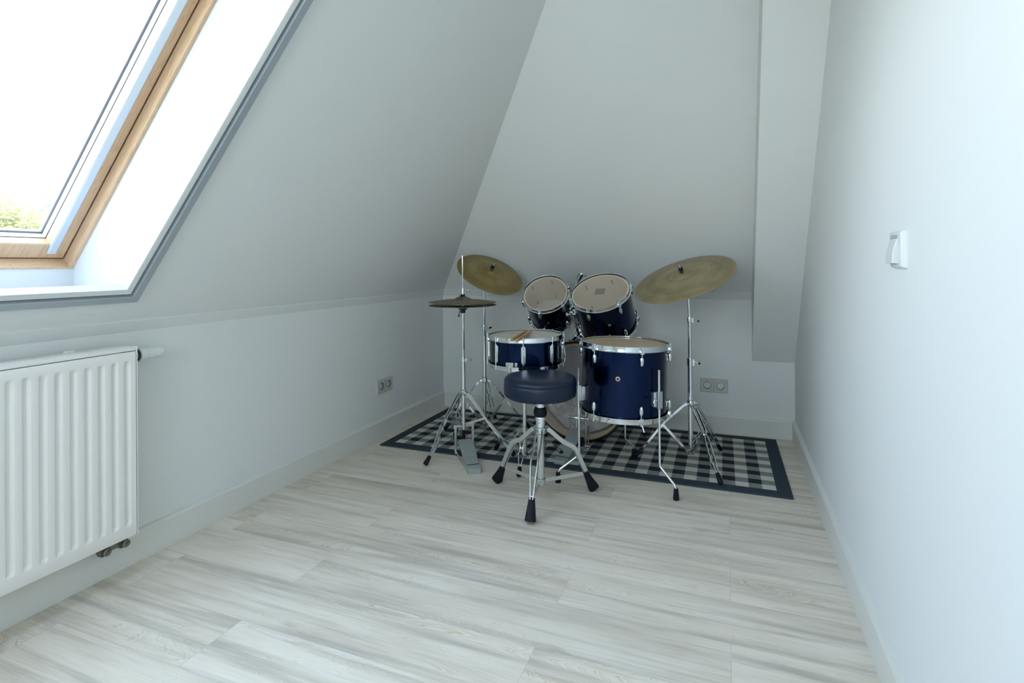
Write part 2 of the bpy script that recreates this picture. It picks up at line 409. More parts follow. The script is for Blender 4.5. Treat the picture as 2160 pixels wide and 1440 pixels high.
for v in (FV1-.067, FV0+.041):
    mb = MB(); vs = [S(u_, v+dv, w) for u_ in (FU0+.034, FU1-.03) for dv, w in ((0,.2868),(0,.281),(.004,.278),(.022,.278),(.026,.281),(.026,.2868))]
    mb.add(vs, [(i,(i+1)%6,6+(i+1)%6,6+i) for i in range(6)]+[tuple(range(6)),tuple(range(6,12))])
    wbuild(mb, 'blind_rail', ALUL)
# finishing profile round the opening (room side)
ep = wbuild(ring(HU0, HU1, HV0, HV1, [(-.0115,-.003),(-.0200,-.003),(-.0205,-.0150),(-.0225,-.0165),(-.047,-.0140),(-.052,0),(-.052,.002)], closed=False), 'edge_profile', ALU, sharp=25)
wbuild(ring(HU0, HU1, HV0, HV1, [(.004,.02),(.004,-.007),(.001,-.0095),(-.0100,-.0130),(-.0115,-.0115),(-.0115,-.003)], closed=False), 'inner_lip', PLAST, ep, sharp=25)  # window light grazing the lip is put into its paler material

# unseen window, added behind the photographer to bring daylight to the room's back
w2 = struct(thing('fill_window', 'unseen white framed window added behind the camera for fill daylight', 'window', (-.36, YF, 1.5)))
def fr2(name, x0, x1, z0, z1, b, m, par):
    mb = MB(); cx, cz = (x0+x1)/2+.36, (z0+z1)/2-1.5
    for c, d in (((x0+b/2+.36,-.03,cz),(b,.07,z1-z0)),((x1-b/2+.36,-.03,cz),(b,.07,z1-z0)),((cx,-.03,z0+b/2-1.5),(x1-x0-2*b,.07,b)),((cx,-.03,z1-b/2-1.5),(x1-x0-2*b,.07,b))): mb.box(c, d)
    return mb.build(name, m, par)
fr2('frame', WX0, WX1, WZ0, WZ1, .06, LACQ, w2)
MB().box((-.36+.36-.005,-.03,0),(.06,.06,WZ1-WZ0-.12)).build('mullion', LACQ, w2)
MB().add([(WX0+.36+.05,-.04,WZ0-1.45),(WX1+.36-.05,-.04,WZ0-1.45),(WX1+.36-.05,-.04,WZ1-1.55),(WX0+.36+.05,-.04,WZ1-1.55)],[(0,1,2,3)]).build('pane', GLASS, w2)
p2 = bpy.data.lights.new('fill_window_portal', 'AREA'); p2.shape = 'RECTANGLE'; p2.size = WX1-WX0; p2.size_y = WZ1-WZ0; p2.cycles.is_portal = True
p2o = bpy.data.objects.new('fill_window_portal', p2); col.objects.link(p2o); p2o.matrix_world = along(((WX0+WX1)/2, YF-.1, (WZ0+WZ1)/2), (0,-1,0), (1,0,0))

# light portal: guides sampling of the sky through the glass
pl = bpy.data.lights.new('skylight_portal', 'AREA'); pl.shape = 'RECTANGLE'; pl.size = 1.29; pl.size_y = 1.12
pl.cycles.is_portal = True
po = bpy.data.objects.new('skylight_portal', pl); col.objects.link(po)
po.matrix_world = M4.Translation(S(.665,.597,.40)) @ M4((U, V((0,1,0)).cross(U).cross(U)*-1, W)).transposed().to_4x4()
zax = W; xax = U; yax = zax.cross(xax)
po.matrix_world = M4.Translation(S(.665,.597,.40)) @ M4((xax, yax, zax)).transposed().to_4x4()

# ------------------------------------------------------------------ radiator
rad = thing('radiator', 'long white ribbed panel radiator on the low wall under the roof window', 'radiator', (-1.83, .60, .134))
RY0, RY1, RZ0, RZ1, RX = 0.0, 1.205, .134, .729, -1.785
def rl(p): return (p[0]+1.83, p[1]-.60, p[2]-.134)
def front_panel():
    # grid with pressed channels; sloped ends
    pitch, wch, dep = .0386, .0135, .008
    ys = [RY0, RY0+.004]; 
    cents = [1.175-pitch*i for i in range(30)][::-1]
    cents = [c for c in cents if c > RY0+.02]
    cols = [(RY0, 0), (RY0+.006, 0)]
    for c in cents:
        cols += [(c-wch/2-.004, 0), (c-wch/2-.003, .03), (c-wch/2+.002, .95), (c-wch/2+.003, 1), (c+wch/2-.003, 1), (c+wch/2-.002, .95), (c+wch/2+.003, .03), (c+wch/2+.004, 0)]
    cols += [(RY1-.003, 0)]
    rows = [(RZ0, 0), (RZ0+.012,0), (.171, 0), (.174, .02), (.1765, .28), (.1815, .80), (.184, .98), (.187, 1), (.686, 1), (.689, .98), (.698, .02), (.701, 0), (RZ1-.014, 0), (RZ1-.002, 0)]
    vs = []; fs = []
    for y, a in cols:
        for z, b in rows:
            x = RX - dep*a*b
            if z >= RZ1-.003: x = RX-.003
            if z <= RZ0+.001: x = RX-.004
            vs.append(rl((x, y, z)))
    k = len(rows)
    for i in range(len(cols)-1):
        for j in range(k-1): fs.append((i*k+j, (i+1)*k+j, (i+1)*k+j+1, i*k+j+1))
    return MB().add(vs, fs)
fp = front_panel().build('front_panel', RADW, rad, sharp=60)
mb = MB().box(rl(((RX-.014+XL+.012)/2-.004, (RY0+RY1)/2, (RZ0+.70)/2)), (.062, RY1-RY0-.03, .55)); mb.build('body', RADW, rad)
mb = MB().box(rl(((-1.787+XL+.022)/2, (RY0+RY1)/2, .7345)), (.076, RY1-RY0, .011))
mb.box(rl((-1.826, (RY0+RY1)/2, .7410)), (.050, RY1-RY0-.02, .004))
mb.build('top_cover', RADW, rad, bevel=.0035)
for y in (RY0+.002, RY1+.002):
    MB().box(rl(((RX-.004+XL+.022)/2, y, (RZ0+.742)/2)), (.080, .004, .742-RZ0)).build('side_panel', RADW, rad, bevel=.0015)
for y in (1.0, .2): MB().box(rl((-1.868, y, .45)), (.03, .03, .5)).build('wall_bracket', RADW, rad)
MB().box(rl((-1.850,1.045,.7455)), (.014,.024,.006)).build('hanging_clip', RADW, rad, bevel=.001)
vy = RY1+.004
T = along(rl((-1.822, vy, .708)), (0,1,0))
valve = MB().lathe([(.0135,0),(.0135,.012),(.019,.013),(.019,.021),(.015,.022)], 24, T).build('valve_body', STEEL, rad)
MB().lathe([(.0195,.014),(.021,.016),(.021,.020),(.0195,.022)], 24, T, cap1=True).build('locking_ring', BLK, valve)
hd = [(.014,.022),(.0225,.024),(.0225,.046),(.019,.050)]
for i in range(9): hd += [(.0195,.052+i*.0055),(.0195,.0545+i*.0055),(.0183,.0553+i*.0055)]
hd += [(.019,.104),(.0165,.108)]
MB().lathe(hd, 32, T, cap1=True).build('thermostat_head', PLAST, rad)
for y in (1.130, 1.188):
    mb = MB()
    c = V(rl((-1.835, y, .108)))
    mb.pipe([c+V((-.035,0,0)), c+V((0,0,0))], .009, 14)
    mb.pipe([c+V((0,0,.030)), c+V((0,0,-.004))], .0085, 14)
    mb.lathe([(.0145,.004),(.0165,.006),(.0165,.016),(.0145,.018)], 6, M4.Translation(c), cap0=True, cap1=True)
    mb.lathe([(.001,-.016),(.012,-.0155),(.0165,-.008),(.0165,.0),(.012,.005)], 20, along(c+V((.005,0,-.003)), (1,0,-.15)))
    mb.lathe([(.012,0),(.012,.014),(.008,.016)], 18, along(c+V((.008,0,-.001)), (1,0,0)), cap1=True)
    mb.lathe([(.0055,0),(.0055,.022)], 6, along(c+V((.008,0,0)), (1,0,0)), cap1=True)
    mb.lathe([(.0125,-.014),(.0125,-.008)], 18, along(c, (0,1,0)), cap0=True, cap1=True)
    mb.build('valve_fitting', PIPEM, rad)
MB().box(rl((-1.832,1.159,.108)), (.012,.05,.016)).build('valve_bridge', PIPEM, rad, bevel=.002)

# ------------------------------------------------------------------ sockets, switch
def socket(label, M):
    t = thing('double_wall_socket', label, 'socket', mat=M)
    pm = MB(); n = 48; vs = []; fs = []
    hw, hh_, ch = .0755, .0400, .003
    pm.add([(x_*(hw+c_), y_*(hh_+c_), z) for z, c_ in ((0,0),(.007,0),(.010,-ch)) for x_, y_ in ((-1,-1),(1,-1),(1,1),(-1,1))],
           [(4*i+k, 4*i+(k+1)%4, 4*i+4+(k+1)%4, 4*i+4+k) for i in range(2) for k in range(4)])
    for sx in (-1, 1):
        cx = sx*.0365; x0, x1 = (cx-.036, cx+.0365) if sx < 0 else (cx-.0365, cx+.036); yh = hh_-ch
        vs = []
        for k in range(n):
            a = 2*pi*(k+.5)/n; c, q = cos(a), sin(a)
            ex = (x1-cx) if c > 0 else (cx-x0); m_ = min(ex/abs(c) if abs(c) > 1e-6 else 9, yh/abs(q) if abs(q) > 1e-6 else 9)
            vs += [(cx+c*m_, q*m_, .010), (cx+c*.0215, q*.0215, .010)]
        pm.add(vs, [(2*k, 2*((k+1)%n), 2*((k+1)%n)+1, 2*k+1) for k in range(n)])
    pm.build('cover_plate', CREAM, t, sharp=20)
    for sx in (-1, 1):
        T = M4.Translation((sx*.0365,0,0))
        MB().lathe([(.0225,.0100),(.0222,.0112),(.0212,.0112),(.0205,.0098),(.0198,-.0020),(.001,-.0020)], 32, T).build('socket_well', WELL, t)
        for dx in (-.0095, .0095): MB().cyl((sx*.0365+dx,0,-.0019),(sx*.0365+dx,0,-.0010),.0032,n=12).build('pin_hole', DARKH, t)
        for dy in (-.0185, .0185): MB().box((sx*.0365,dy,.003),(.006,.0025,.010)).build('earth_clip', STEEL, t)
    MB().box((0,0,.0102),(.0008,.074,.0006)).build('plate_gap', DARKH, t)
    return t
socket('cream double wall socket low on the left wall, close to the hi-hat', along((XL, 2.715, .295), (1,0,0), (0,1,0)))
socket('cream double wall socket on the back wall beside the ride cymbal stand', along((-.081, YB, .274), (0,-1,0), (1,0,0)))
sw = thing('light_switch', 'white single rocker light switch on the right wall', 'switch', mat=along((XR, 1.394, 1.024), (-1,0,0), (0,-1,0)))
mb = MB()
pr = [(.0435,.0405,0),(.0435,.0405,.003),(.0400,.0375,.011),(.0320,.0300,.013)]
vs = [];
for a, b, z in pr: vs += [(-a,-b,z),(a,-b,z),(a,b,z),(-a,b,z)]
mb.add(vs, [(4*i+k, 4*i+(k+1)%4, 4*i+4+(k+1)%4, 4*i+4+k) for i in range(3) for k in range(4)]+[(12,13,14,15)])
mb.build('cover_frame', PLAST, sw, bevel=.003)
MB().add([(-.026,-.030,.012),(.026,-.030,.012),(.026,.024,.012),(-.026,.024,.012),(-.0255,-.0295,.024),(.0255,-.0295,.024),(.0255,.0235,.014),(-.0255,.0235,.014),(-.0255,-.004,.022),(.0255,-.004,.022)],
   [(0,1,5,4),(2,3,7,6),(4,5,9,8),(8,9,6,7),(1,2,6,9),(1,9,5),(0,8,7,3),(0,4,8)]).build('rocker', PLAST, sw, bevel=.0015, sharp=50)
MB().box((0,.029,.0132),(.052,.0012,.0012)).box((0,.0248,.0136),(.052,.0012,.0012)).build('rocker_gap', mat('grey_gap', (.25,.27,.27), .6), sw)

# ------------------------------------------------------------------ rug
RW, RH, RT = 2.05, .815, .008
rug = MB().box((0,0,RT/2), (RW, RH, RT)).build('rug', rug_mat(RW, RH, .060, 35, 13), bevel=.003)
rug.location = (-.778, 2.966, 0); rug.rotation_euler = (0, 0, R_(.5))
tag(rug, 'flat checked rug in grey, cream and charcoal with a dark border, under the drums', 'rug')
def ground(p):   # height of what is under a foot
    return RT if (p[1] > 2.56 and -1.8 < p[0] < .24) else 0.0

# ------------------------------------------------------------------ drum building blocks
def hoop_prof(R0, z, up=1, t=.0022, h=.020):
    """triple-flanged steel hoop as a closed profile (outer radius R0 near rim)"""
    return [(R0-.006, z), (R0-.006-t*.6, z-up*t*.4), (R0-.006-t*.6, z-up*h*.62), (R0-.004, z-up*h), (R0, z-up*h), (R0, z-up*(h-t)), (R0-.004, z-up*(h-t-.001)), (R0-.006+t*.2, z-up*h*.5)]
def lug_small(mb, Rs, a, z, up, zh):
    """streamlined lug with its rod; (a) angle, z centre of lug, zh hoop height"""
    c, s = cos(a), sin(a); T = M4.Rotation(a, 4, 'Z')
    L_ = .021
    pr = [(.0004, -L_), (.0062, -L_*.8), (.0092, -L_*.2), (.0098, L_*.45), (.0072, L_*.85), (.0004, L_*.95)]
    TT = T @ M4.Translation((Rs+.010, 0, z)) @ M4.Diagonal((1.15, 1, up, 1))
    mb.lathe(pr, 14, TT); mb.box((Rs+.004, 0, z), (.010, .012, .026), T)
def drum(name, label, cat, mat_w, Rs, D, nl, a0, batter, reso, offset=0, tube=False, lz=.055, hh=.022, heads=True):
    t = thing(name, label, cat, mat=mat_w)      # local +Z is the batter side, origin at batter rim centre
    zt, zb = -.009, -D+.009                     # shell ends
    th = .007
    MB().lathe([(Rs, zt), (Rs, zb)], 64, mi=0).lathe([(Rs-th, zb),(Rs-th, zt)], 64, mi=1).lathe([(Rs-th, zt),(Rs, zt)], 64, mi=1).lathe([(Rs, zb),(Rs-th, zb)], 64, mi=1).build('shell', [WRAP, WOODIN], t)
    MB().lathe([(.001, zt+.001),(Rs-.004, zt+.001),(Rs+.002, zt-.008)], 64).build('batter_head', batter, t)
    MB().lathe([(.001, zb-.001),(Rs-.004, zb-.001),(Rs+.002, zb+.008)], 64).build('resonant_head', reso, t)
    MB().lathe(hoop_prof(Rs+.012, 0, 1, h=hh), 64, loop=True).build('batter_hoop', CHROME, t)
    MB().lathe(hoop_prof(Rs+.012, -D, -1, h=hh), 64, loop=True).build('resonant_hoop', CHROME, t)
    for i in range(nl):
        a = a0 + 2*pi*i/nl; ca, sa = cos(a), sin(a)
        if tube:
            T = M4.Rotation(a, 4, 'Z'); mb = MB()
            zc = -D/2; Lh = D*.26
            mb.box((Rs+.005, 0, zc), (.012, .022, 1.9*Lh), T).box((Rs+.010, 0, zc), (.008, .013, 2.2*Lh), T)
            lg = mb.build('lug', CHROME, t, bevel=.003)
            MB().cyl(((Rs+.013)*ca,(Rs+.013)*sa,-.001), ((Rs+.013)*ca,(Rs+.013)*sa,-D+.001), .0026, n=8).cyl(((Rs+.013)*ca,(Rs+.013)*sa,.003), ((Rs+.013)*ca,(Rs+.013)*sa,-.010), .0042, n=8).build('tension_rod', CHROME, lg)
        else:
            for z, up, zh in ((-lz, 1, 0), (-D+lz, -1, -D)):
                aa = a + (offset if up < 0 else 0); cb, sb = cos(aa), sin(aa)
                mb = MB(); lug_small(mb, Rs, aa, z, up, zh); lg = mb.build('lug', CHROME, t)
                r_ = Rs+.0125
                MB().cyl((r_*cb, r_*sb, zh+up*.003), (r_*cb, r_*sb, z), .0026, n=8).cyl((r_*cb, r_*sb, zh+up*.004), (r_*cb, r_*sb, zh-up*.012), .0045, n=8).box((0,0,0),(.012,.016,.014), M4.Translation((r_*cb, r_*sb, zh-up*(hh-.002))) @ M4.Rotation(aa,4,'Z')).build('tension_rod', CHROME, lg)
    # air vent badge
    return t
def vent(t, Rs, a, z, m=CHROME, r=.007):
    MB().lathe([(r*.45,.0005),(r*.5,.003),(r,.0025),(r*1.05,0)], 20, along(((Rs)*cos(a), Rs*sin(a), z), (cos(a), sin(a), 0))).build('air_vent', m, t)

# snare
SC = V((-.937, 2.553, .654))
sn = drum('snare_drum', 'dark blue snare drum with chrome hoops, drumsticks lying on its white head', 'drum', along(SC, (0,-.012,1), (1,0,0)), .1775, .155, 8, R_(-73), COATED, CLEARHEAD, tube=True)
a = R_(-94)
T = M4.Rotation(a, 4, 'Z')
MB().box((.182,0,-.123),(.008,.040,.020),T).box((.184,-.001,-.144),(.006,.016,.030),T).box((.1835,.034,-.121),(.008,.014,.020),T).build('snare_butt_plate', STEEL, sn, bevel=.002)
T = M4.Rotation(R_(2), 4, 'Z')
MB().box((.187,0,-.085),(.016,.022,.060),T).cyl(T@V((.198,0,-.060)), T@V((.203,0,-.125)), .004).cyl(T@V((.192,.0,-.135)), T@V((.192,0,-.150)), .007).build('snare_throw_off', CHROME, sn, bevel=.002)
mb = MB()
for i in range(12): mb.cyl((-.14, -.02+i*.0036, -.1485), (.14, -.02+i*.0036, -.1485), .0008, n=5)
mb.build('snare_wires', STEEL, sn)
vent(sn, .1775, R_(70), -.10)

# sticks on the snare
for i, (p, q) in enumerate((((-.876, 2.215, .669), (-.957, 2.632, .6575)), ((-.846, 2.200, .669), (-.927, 2.612, .6575)))):
    p, q = V(p), V(q); L_ = (q-p).length
    o = MB().lathe([(.001,0),(.0045,.001),(.0068,.004),(.0072,.012),(.0072,L_*.72),(.0038,L_-.016),(.0034,L_-.013),(.0046,L_-.009),(.0046,L_-.005),(.0025,L_-.001),(.0005,L_)], 14).build('drumstick', STICK)
    o.matrix_world = along(p, q-p)
    tag(o, 'wooden drumstick on the snare drum, the %s one of the pair' % ('left' if i == 0 else 'right'), 'drumstick', 'drumsticks on the snare drum')

# toms
TL = V((-.975, 2.99, .833)); TLn = V((.04, -.739, .672)).normalized()
TR = V((-.623, 2.83, .857)); TRn = V((-.08, -.568, .819)).normalized()
tomL = drum('rack_tom', 'smaller dark blue rack tom, tilted steeply, left of the two above the snare', 'drum', along(TL, TLn, (1,0,0)), .1265, .225, 6, R_(-94), CLEARHEAD, CLEARHEAD, lz=.045, hh=.02)
tomR = drum('rack_tom', 'larger dark blue rack tom beside the ride cymbal, behind the floor tom', 'drum', along(TR, TRn, (1,0,0)), .1505, .245, 6, R_(-104), CLEARHEAD, CLEARHEAD, lz=.05, hh=.02)
vent(tomR, .1505, R_(-70), -.118); vent(tomL, .1265, R_(-80), -.12)
# bolt heads of the lugs, seen inside the shells through the clear heads
for t, Rs, D, a0, lz in ((tomL, .1265, .225, R_(-94), .045), (tomR, .1505, .245, R_(-104), .05)):
    for i in range(6):
        a = a0+2*pi*i/6
        for z in (-lz, -D+lz):
            for dz in (-.008, .008): MB().cyl(((Rs-.0071)*cos(a),(Rs-.0071)*sin(a), z+dz), ((Rs-.011)*cos(a),(Rs-.011)*sin(a), z+dz), .0056, n=10).build('lug_bolt', GREYM, t)
MB().add([(-.027,-.026,-.0068),(.027,-.026,-.0068),(.027,.026,-.0068),(-.027,.026,-.0068)],[(0,1,2,3)]).build('printed_patch', film('grey_print', (.12,.12,.12), .38, .02), tomR)

# bass drum
BC = V((-.776, 2.952, .288)); BR, BD = .268, .385
bd = thing('bass_drum', 'large dark blue bass drum standing on the checked rug behind the throne', 'drum', mat=along(BC, (-.03,-1,0), (1,0,0)))
# local z towards the drummer; local y is up
T0 = M4()
def bring(mb, Rr, z0, z1, m0=0, seg=72): return mb.lathe([(Rr, z0),(Rr, z1)], seg, mi=m0)
mb = MB(); bring(mb, BR, -.03, -BD+.03, 0); bring(mb, BR-.008, -BD+.03, -.03, 1); mb.lathe([(BR-.008,-.03),(BR,-.03)], 72, mi=1)
mb.build('shell', [WRAP, WOODIN], bd)
for nm, z0, z1 in (('batter_hoop', 0, -.036), ('front_hoop', -BD, -BD+.036)):
    MB().lathe([(BR+.001, z0),(BR+.012, z0),(BR+.012, z1),(BR+.001, z1)], 72, loop=True).build(nm, BLKHOOP, bd, bevel=.002)
MB().lathe([(BR-.014,-.012),(BR-.004,-.006),(BR+.001,-.012),(BR+.001,-.026)], 72).build('head_rim', mat('tan_rim', (.50,.36,.22), .5), bd)
MB().lathe([(.001,-.0135),(BR-.010,-.0135),(BR-.002,-.024)], 72).build('batter_head', BASSHEAD, bd)
MB().lathe([(.001,-BD+.0135),(BR-.010,-BD+.0135),(BR+.001,-BD+.024)], 72).build('front_head', GREYHEAD, bd)
for i in range(8):
    a = R_(22.5)+2*pi*i/8; c, s = cos(a), sin(a); T = M4.Rotation(a, 4, 'Z')
    for zz, sg in ((0, 1), (-BD, -1)):
        mb = MB(); r_ = BR+.026
        mb.box((BR+.010,0,zz-sg*.012),(.030,.022,.030),T).cyl((r_*c,r_*s,zz+sg*.006),(r_*c,r_*s,zz-sg*.07),.0028,n=8)
        mb.cyl(T@V((BR+.026,-.012,zz+sg*.006)), T@V((BR+.026,.012,zz+sg*.006)), .003, n=8)
        mb.build('claw_hook', CHROME, bd, bevel=.002) if not (s < -.9) else None
    mb = MB(); lug_small(mb, BR, a, -.095, 1, 0); lug_small(mb, BR, a, -BD+.095, -1, 0); mb.build('lug', CHROME, bd)
# spurs
for sx in (-1, 1):
    p = V((sx*(BR*.95), -.06, -.27)); q = V((sx*(BR+.060), -.274, -.22))
    sp_ = MB().cyl(p, q, .006, n=12).lathe([(.012,-.02),(.014,.02)], 16, along(p, q-p), cap0=True, cap1=True).build('spur', CHROME, bd)
    MB().cyl(p+(q-p)*.9, q, .009, .008, n=12).build('spur_tip', RUB, sp_)
# tom holder on top of the shell
def wl(p): return bd.matrix_world.inverted() @ V(p)
bpy.context.view_layer.update()
th_ = MB()
b0 = V((-.83, 3.12, .555))
th_.lathe([(.03,-.01),(.032,0),(.032,.008),(.020,.014),(.016,.05),(.016,.055)], 24, M4.Translation(wl(b0)) @ bd.matrix_world.inverted().to_3x3().to_4x4(), cap1=True)
holder = th_.build('tom_holder', CHROME, bd)
def arm(name, pts, r, locks=()):
    m2 = MB(); m2.pipe([wl(p) for p in pts], r, 14)
    for f, i, rr, ll in locks:
        a, b = V(pts[i]), V(pts[i+1]); p = a.lerp(b, f); d = (b-a).normalized()
        m2.cyl(wl(p-d*ll), wl(p+d*ll), rr, n=16)
        x, y = ortho(d); m2.cyl(wl(p), wl(p+x*(rr+.014)), .0035, n=8)
        m2.box((0,0,0),(.022,.004,.010), M4.Translation(wl(p+x*(rr+.016))))
    return m2.build(name, CHROME, holder)
arm('tom_arm', [(-.83,3.12,.60),(-.822,3.11,.66),(-.820,3.095,.76),(-.832,3.065,.815),(-.825,3.045,.850),(-.758,3.0,.948)], .0115, ((.80,4,.0165,.020),))
RB = TR + (along(TR, TRn, (1,0,0)).to_3x3() @ V(((.1505+.022)*cos(R_(200)), (.1505+.022)*sin(R_(200)), -.155)))
arm('tom_arm', [(-.872,3.05,.541),(-.82,3.05,.573),(-.790,3.03,.600),RB-TRn*.03,RB+TRn*.09], .0075, ((.3,1,.012,.010),(.5,0,.011,.008),))
# tom brackets
for t, Rs, a in ((tomL, .1265, R_(5)), (tomR, .1505, R_(200))):
    T = M4.Rotation(a, 4, 'Z')
    MB().box((Rs+.010,0,-.12),(.022,.045,.06),T).cyl(T@V((Rs+.022,0,-.085)),T@V((Rs+.022,0,-.155)),.012,n=16).build('mount_bracket', CHROME, t, bevel=.003)
    MB().cyl(T@V((Rs+.02,0,-.10)),T@V((Rs+.045,0,-.10)),.004,n=8).box((Rs+.050,0,-.10),(.010,.026,.008),T).build('wing_screw', CHROME, t)

# furry pillow lying in the bass drum
mb = MB(); n1, n2 = 48, 28; vs = []; fs = []
for i in range(n1):
    for j in range(n2):
        th = 2*pi*i/n1; ph = pi*(j+.5)/n2
        p = V((.225*cos(th)*sin(ph), .135*sin(th)*sin(ph), .085*cos(ph)))
        d = 1 + .16*noise.noise(p*14) + .07*noise.noise(p*40)
        vs.append(p*d)
for i in range(n1):
    for j in range(n2-1): fs.append((i*n2+j, ((i+1)%n1)*n2+j, ((i+1)%n1)*n2+j+1, i*n2+j+1))
fs += [tuple(i*n2 for i in range(n1)), tuple(i*n2+n2-1 for i in range(n1))[::-1]]
for i, p in enumerate(vs):      # the pillow sags against the curved shell
    X_, Z_ = p.x, p.y-.148; R2 = math.hypot(X_, Z_)
    if R2 > .250: vs[i] = V((X_*.250/R2, Z_*.250/R2+.148, p.z))
mb.add(vs, fs); pil = mb.build('pillow', FUR, sharp=180)
pil.location = (-.776, 3.105, .140); pil.rotation_euler = (R_(90), 0, 0)
tag(pil, 'shaggy grey pillow lying inside the bass drum, seen through its clear head', 'pillow')

# floor tom
FC = V((-.452, 2.577, .634)); FN = V((.020, .010, 1)).normalized(); FR, FD = .1945, .335
ft = drum('floor_tom', 'dark blue floor tom on three chrome legs, right of the drum throne', 'drum', along(FC, FN, (1,0,0)), FR, FD, 6, R_(-119), FTHEAD, CLEARHEAD, lz=.062, hh=.024)
bpy.context.view_layer.update()
fi = ft.matrix_world.inverted()
vent(ft, FR, R_(-88), -.14, BADGE, .010)
def ftleg(base, foot, topz, bendz, brz):
    """straight rod held in a bracket, bent outwards to the foot; world coordinates"""
    bx, by = base; fx, fy = foot; g = ground((fx, fy))
    p = [V((bx,by,topz)), V((bx,by,bendz+.012)), V((bx+(fx-bx)*.06, by+(fy-by)*.06, bendz)), V((bx+(fx-bx)*.88, by+(fy-by)*.88, g+.062)), V((bx+(fx-bx)*.97, by+(fy-by)*.97, g+.050)), V((fx,fy,g+.03))]
    lg = MB().pipe([fi @ q for q in p], .0055, 12).build('leg', CHROME, ft)
    m2 = MB(); f = V((fx, fy, g))
    m2.lathe([(.0085,.048),(.0095,.044),(.0105,.028),(.0125,.010),(.0125,.0)], 20, fi @ M4.Translation(f), cap0=True, cap1=True)
    m2.build('rubber_foot', RUB, lg)
    c = V((bx,by,brz)); d = V((FC.x-bx, FC.y-by, 0)).normalized(); side = V((-d.y, d.x, 0))
    TT = fi @ along(c, (0,0,1), d)
    MB().box((.0,0,0),(.020,.026,.075),TT).box((.018,0,0),(.020,.040,.064),TT).build('leg_bracket', STEEL, ft, bevel=.003)
    MB().cyl(fi@(c-d*.01+side*.008), fi@(c-d*.012+side*.038), .003, n=8).box((0,0,0),(.006,.020,.009), fi@M4.Translation(c-d*.012+side*.040)).build('wing_screw', CHROME, ft)
ftleg((-.642,2.455), (-.729,2.404), .520, .115, .405)
ftleg((-.281,2.440), (-.210,2.400), .535, .115, .405)
ftleg((-.489,2.774+.01), (-.451,2.815), .520, .105, .405)

# ------------------------------------------------------------------ throne
TC = V((-.752, 2.226, 0))
th = thing('drum_throne', 'round drum throne with blue-black vinyl seat on chrome tripod legs', 'stool', tuple(TC))
pr = [(.001,.4275),(.110,.4275),(.140,.432),(.152,.440),(.1555,.452),(.1555,.480),(.1545,.492),(.1528,.4945),(.1545,.497),(.1545,.503),(.151,.512),(.142,.5185),(.12,.5225),(.07,.5245),(.001,.525)]
MB().lathe(pr, 72).build('seat', VINYL, th, sharp=60)
MB().lathe([(.0,.425),(.05,.425),(.05,.4275)], 32).build('seat_plate', BLK, th)
MB().lathe([(.018,.386),(.018,.425)], 24).build('seat_post', CHROME, th)
MB().cyl((.018,0,.412),(.045,0,.408),.004,n=8).box((.05,0,.408),(.012,.028,.010)).build('wing_screw', CHROME, th, bevel=.002)
MB().lathe([(.018,.386),(.024,.384),(.0285,.372),(.0290,.362),(.0265,.350),(.021,.345)], 28).build('locking_collar', RUB, th)
MB().lathe([(.0190,.347),(.0195,.346),(.0215,.342),(.0215,.328),(.019,.326),(.0195,.324),(.0195,.303),(.021,.302),(.021,.299)], 28).build('upper_tube', CHROME, th)
MB().lathe([(.021,.300),(.023,.299),(.024,.294),(.024,.276),(.0175,.272),(.0160,.270),(.0160,.060),(.0185,.060)], 28, cap0=False).lathe([(.019,.082),(.019,.056),(.012,.050)], 24, cap1=True).build('column', STEEL, th)
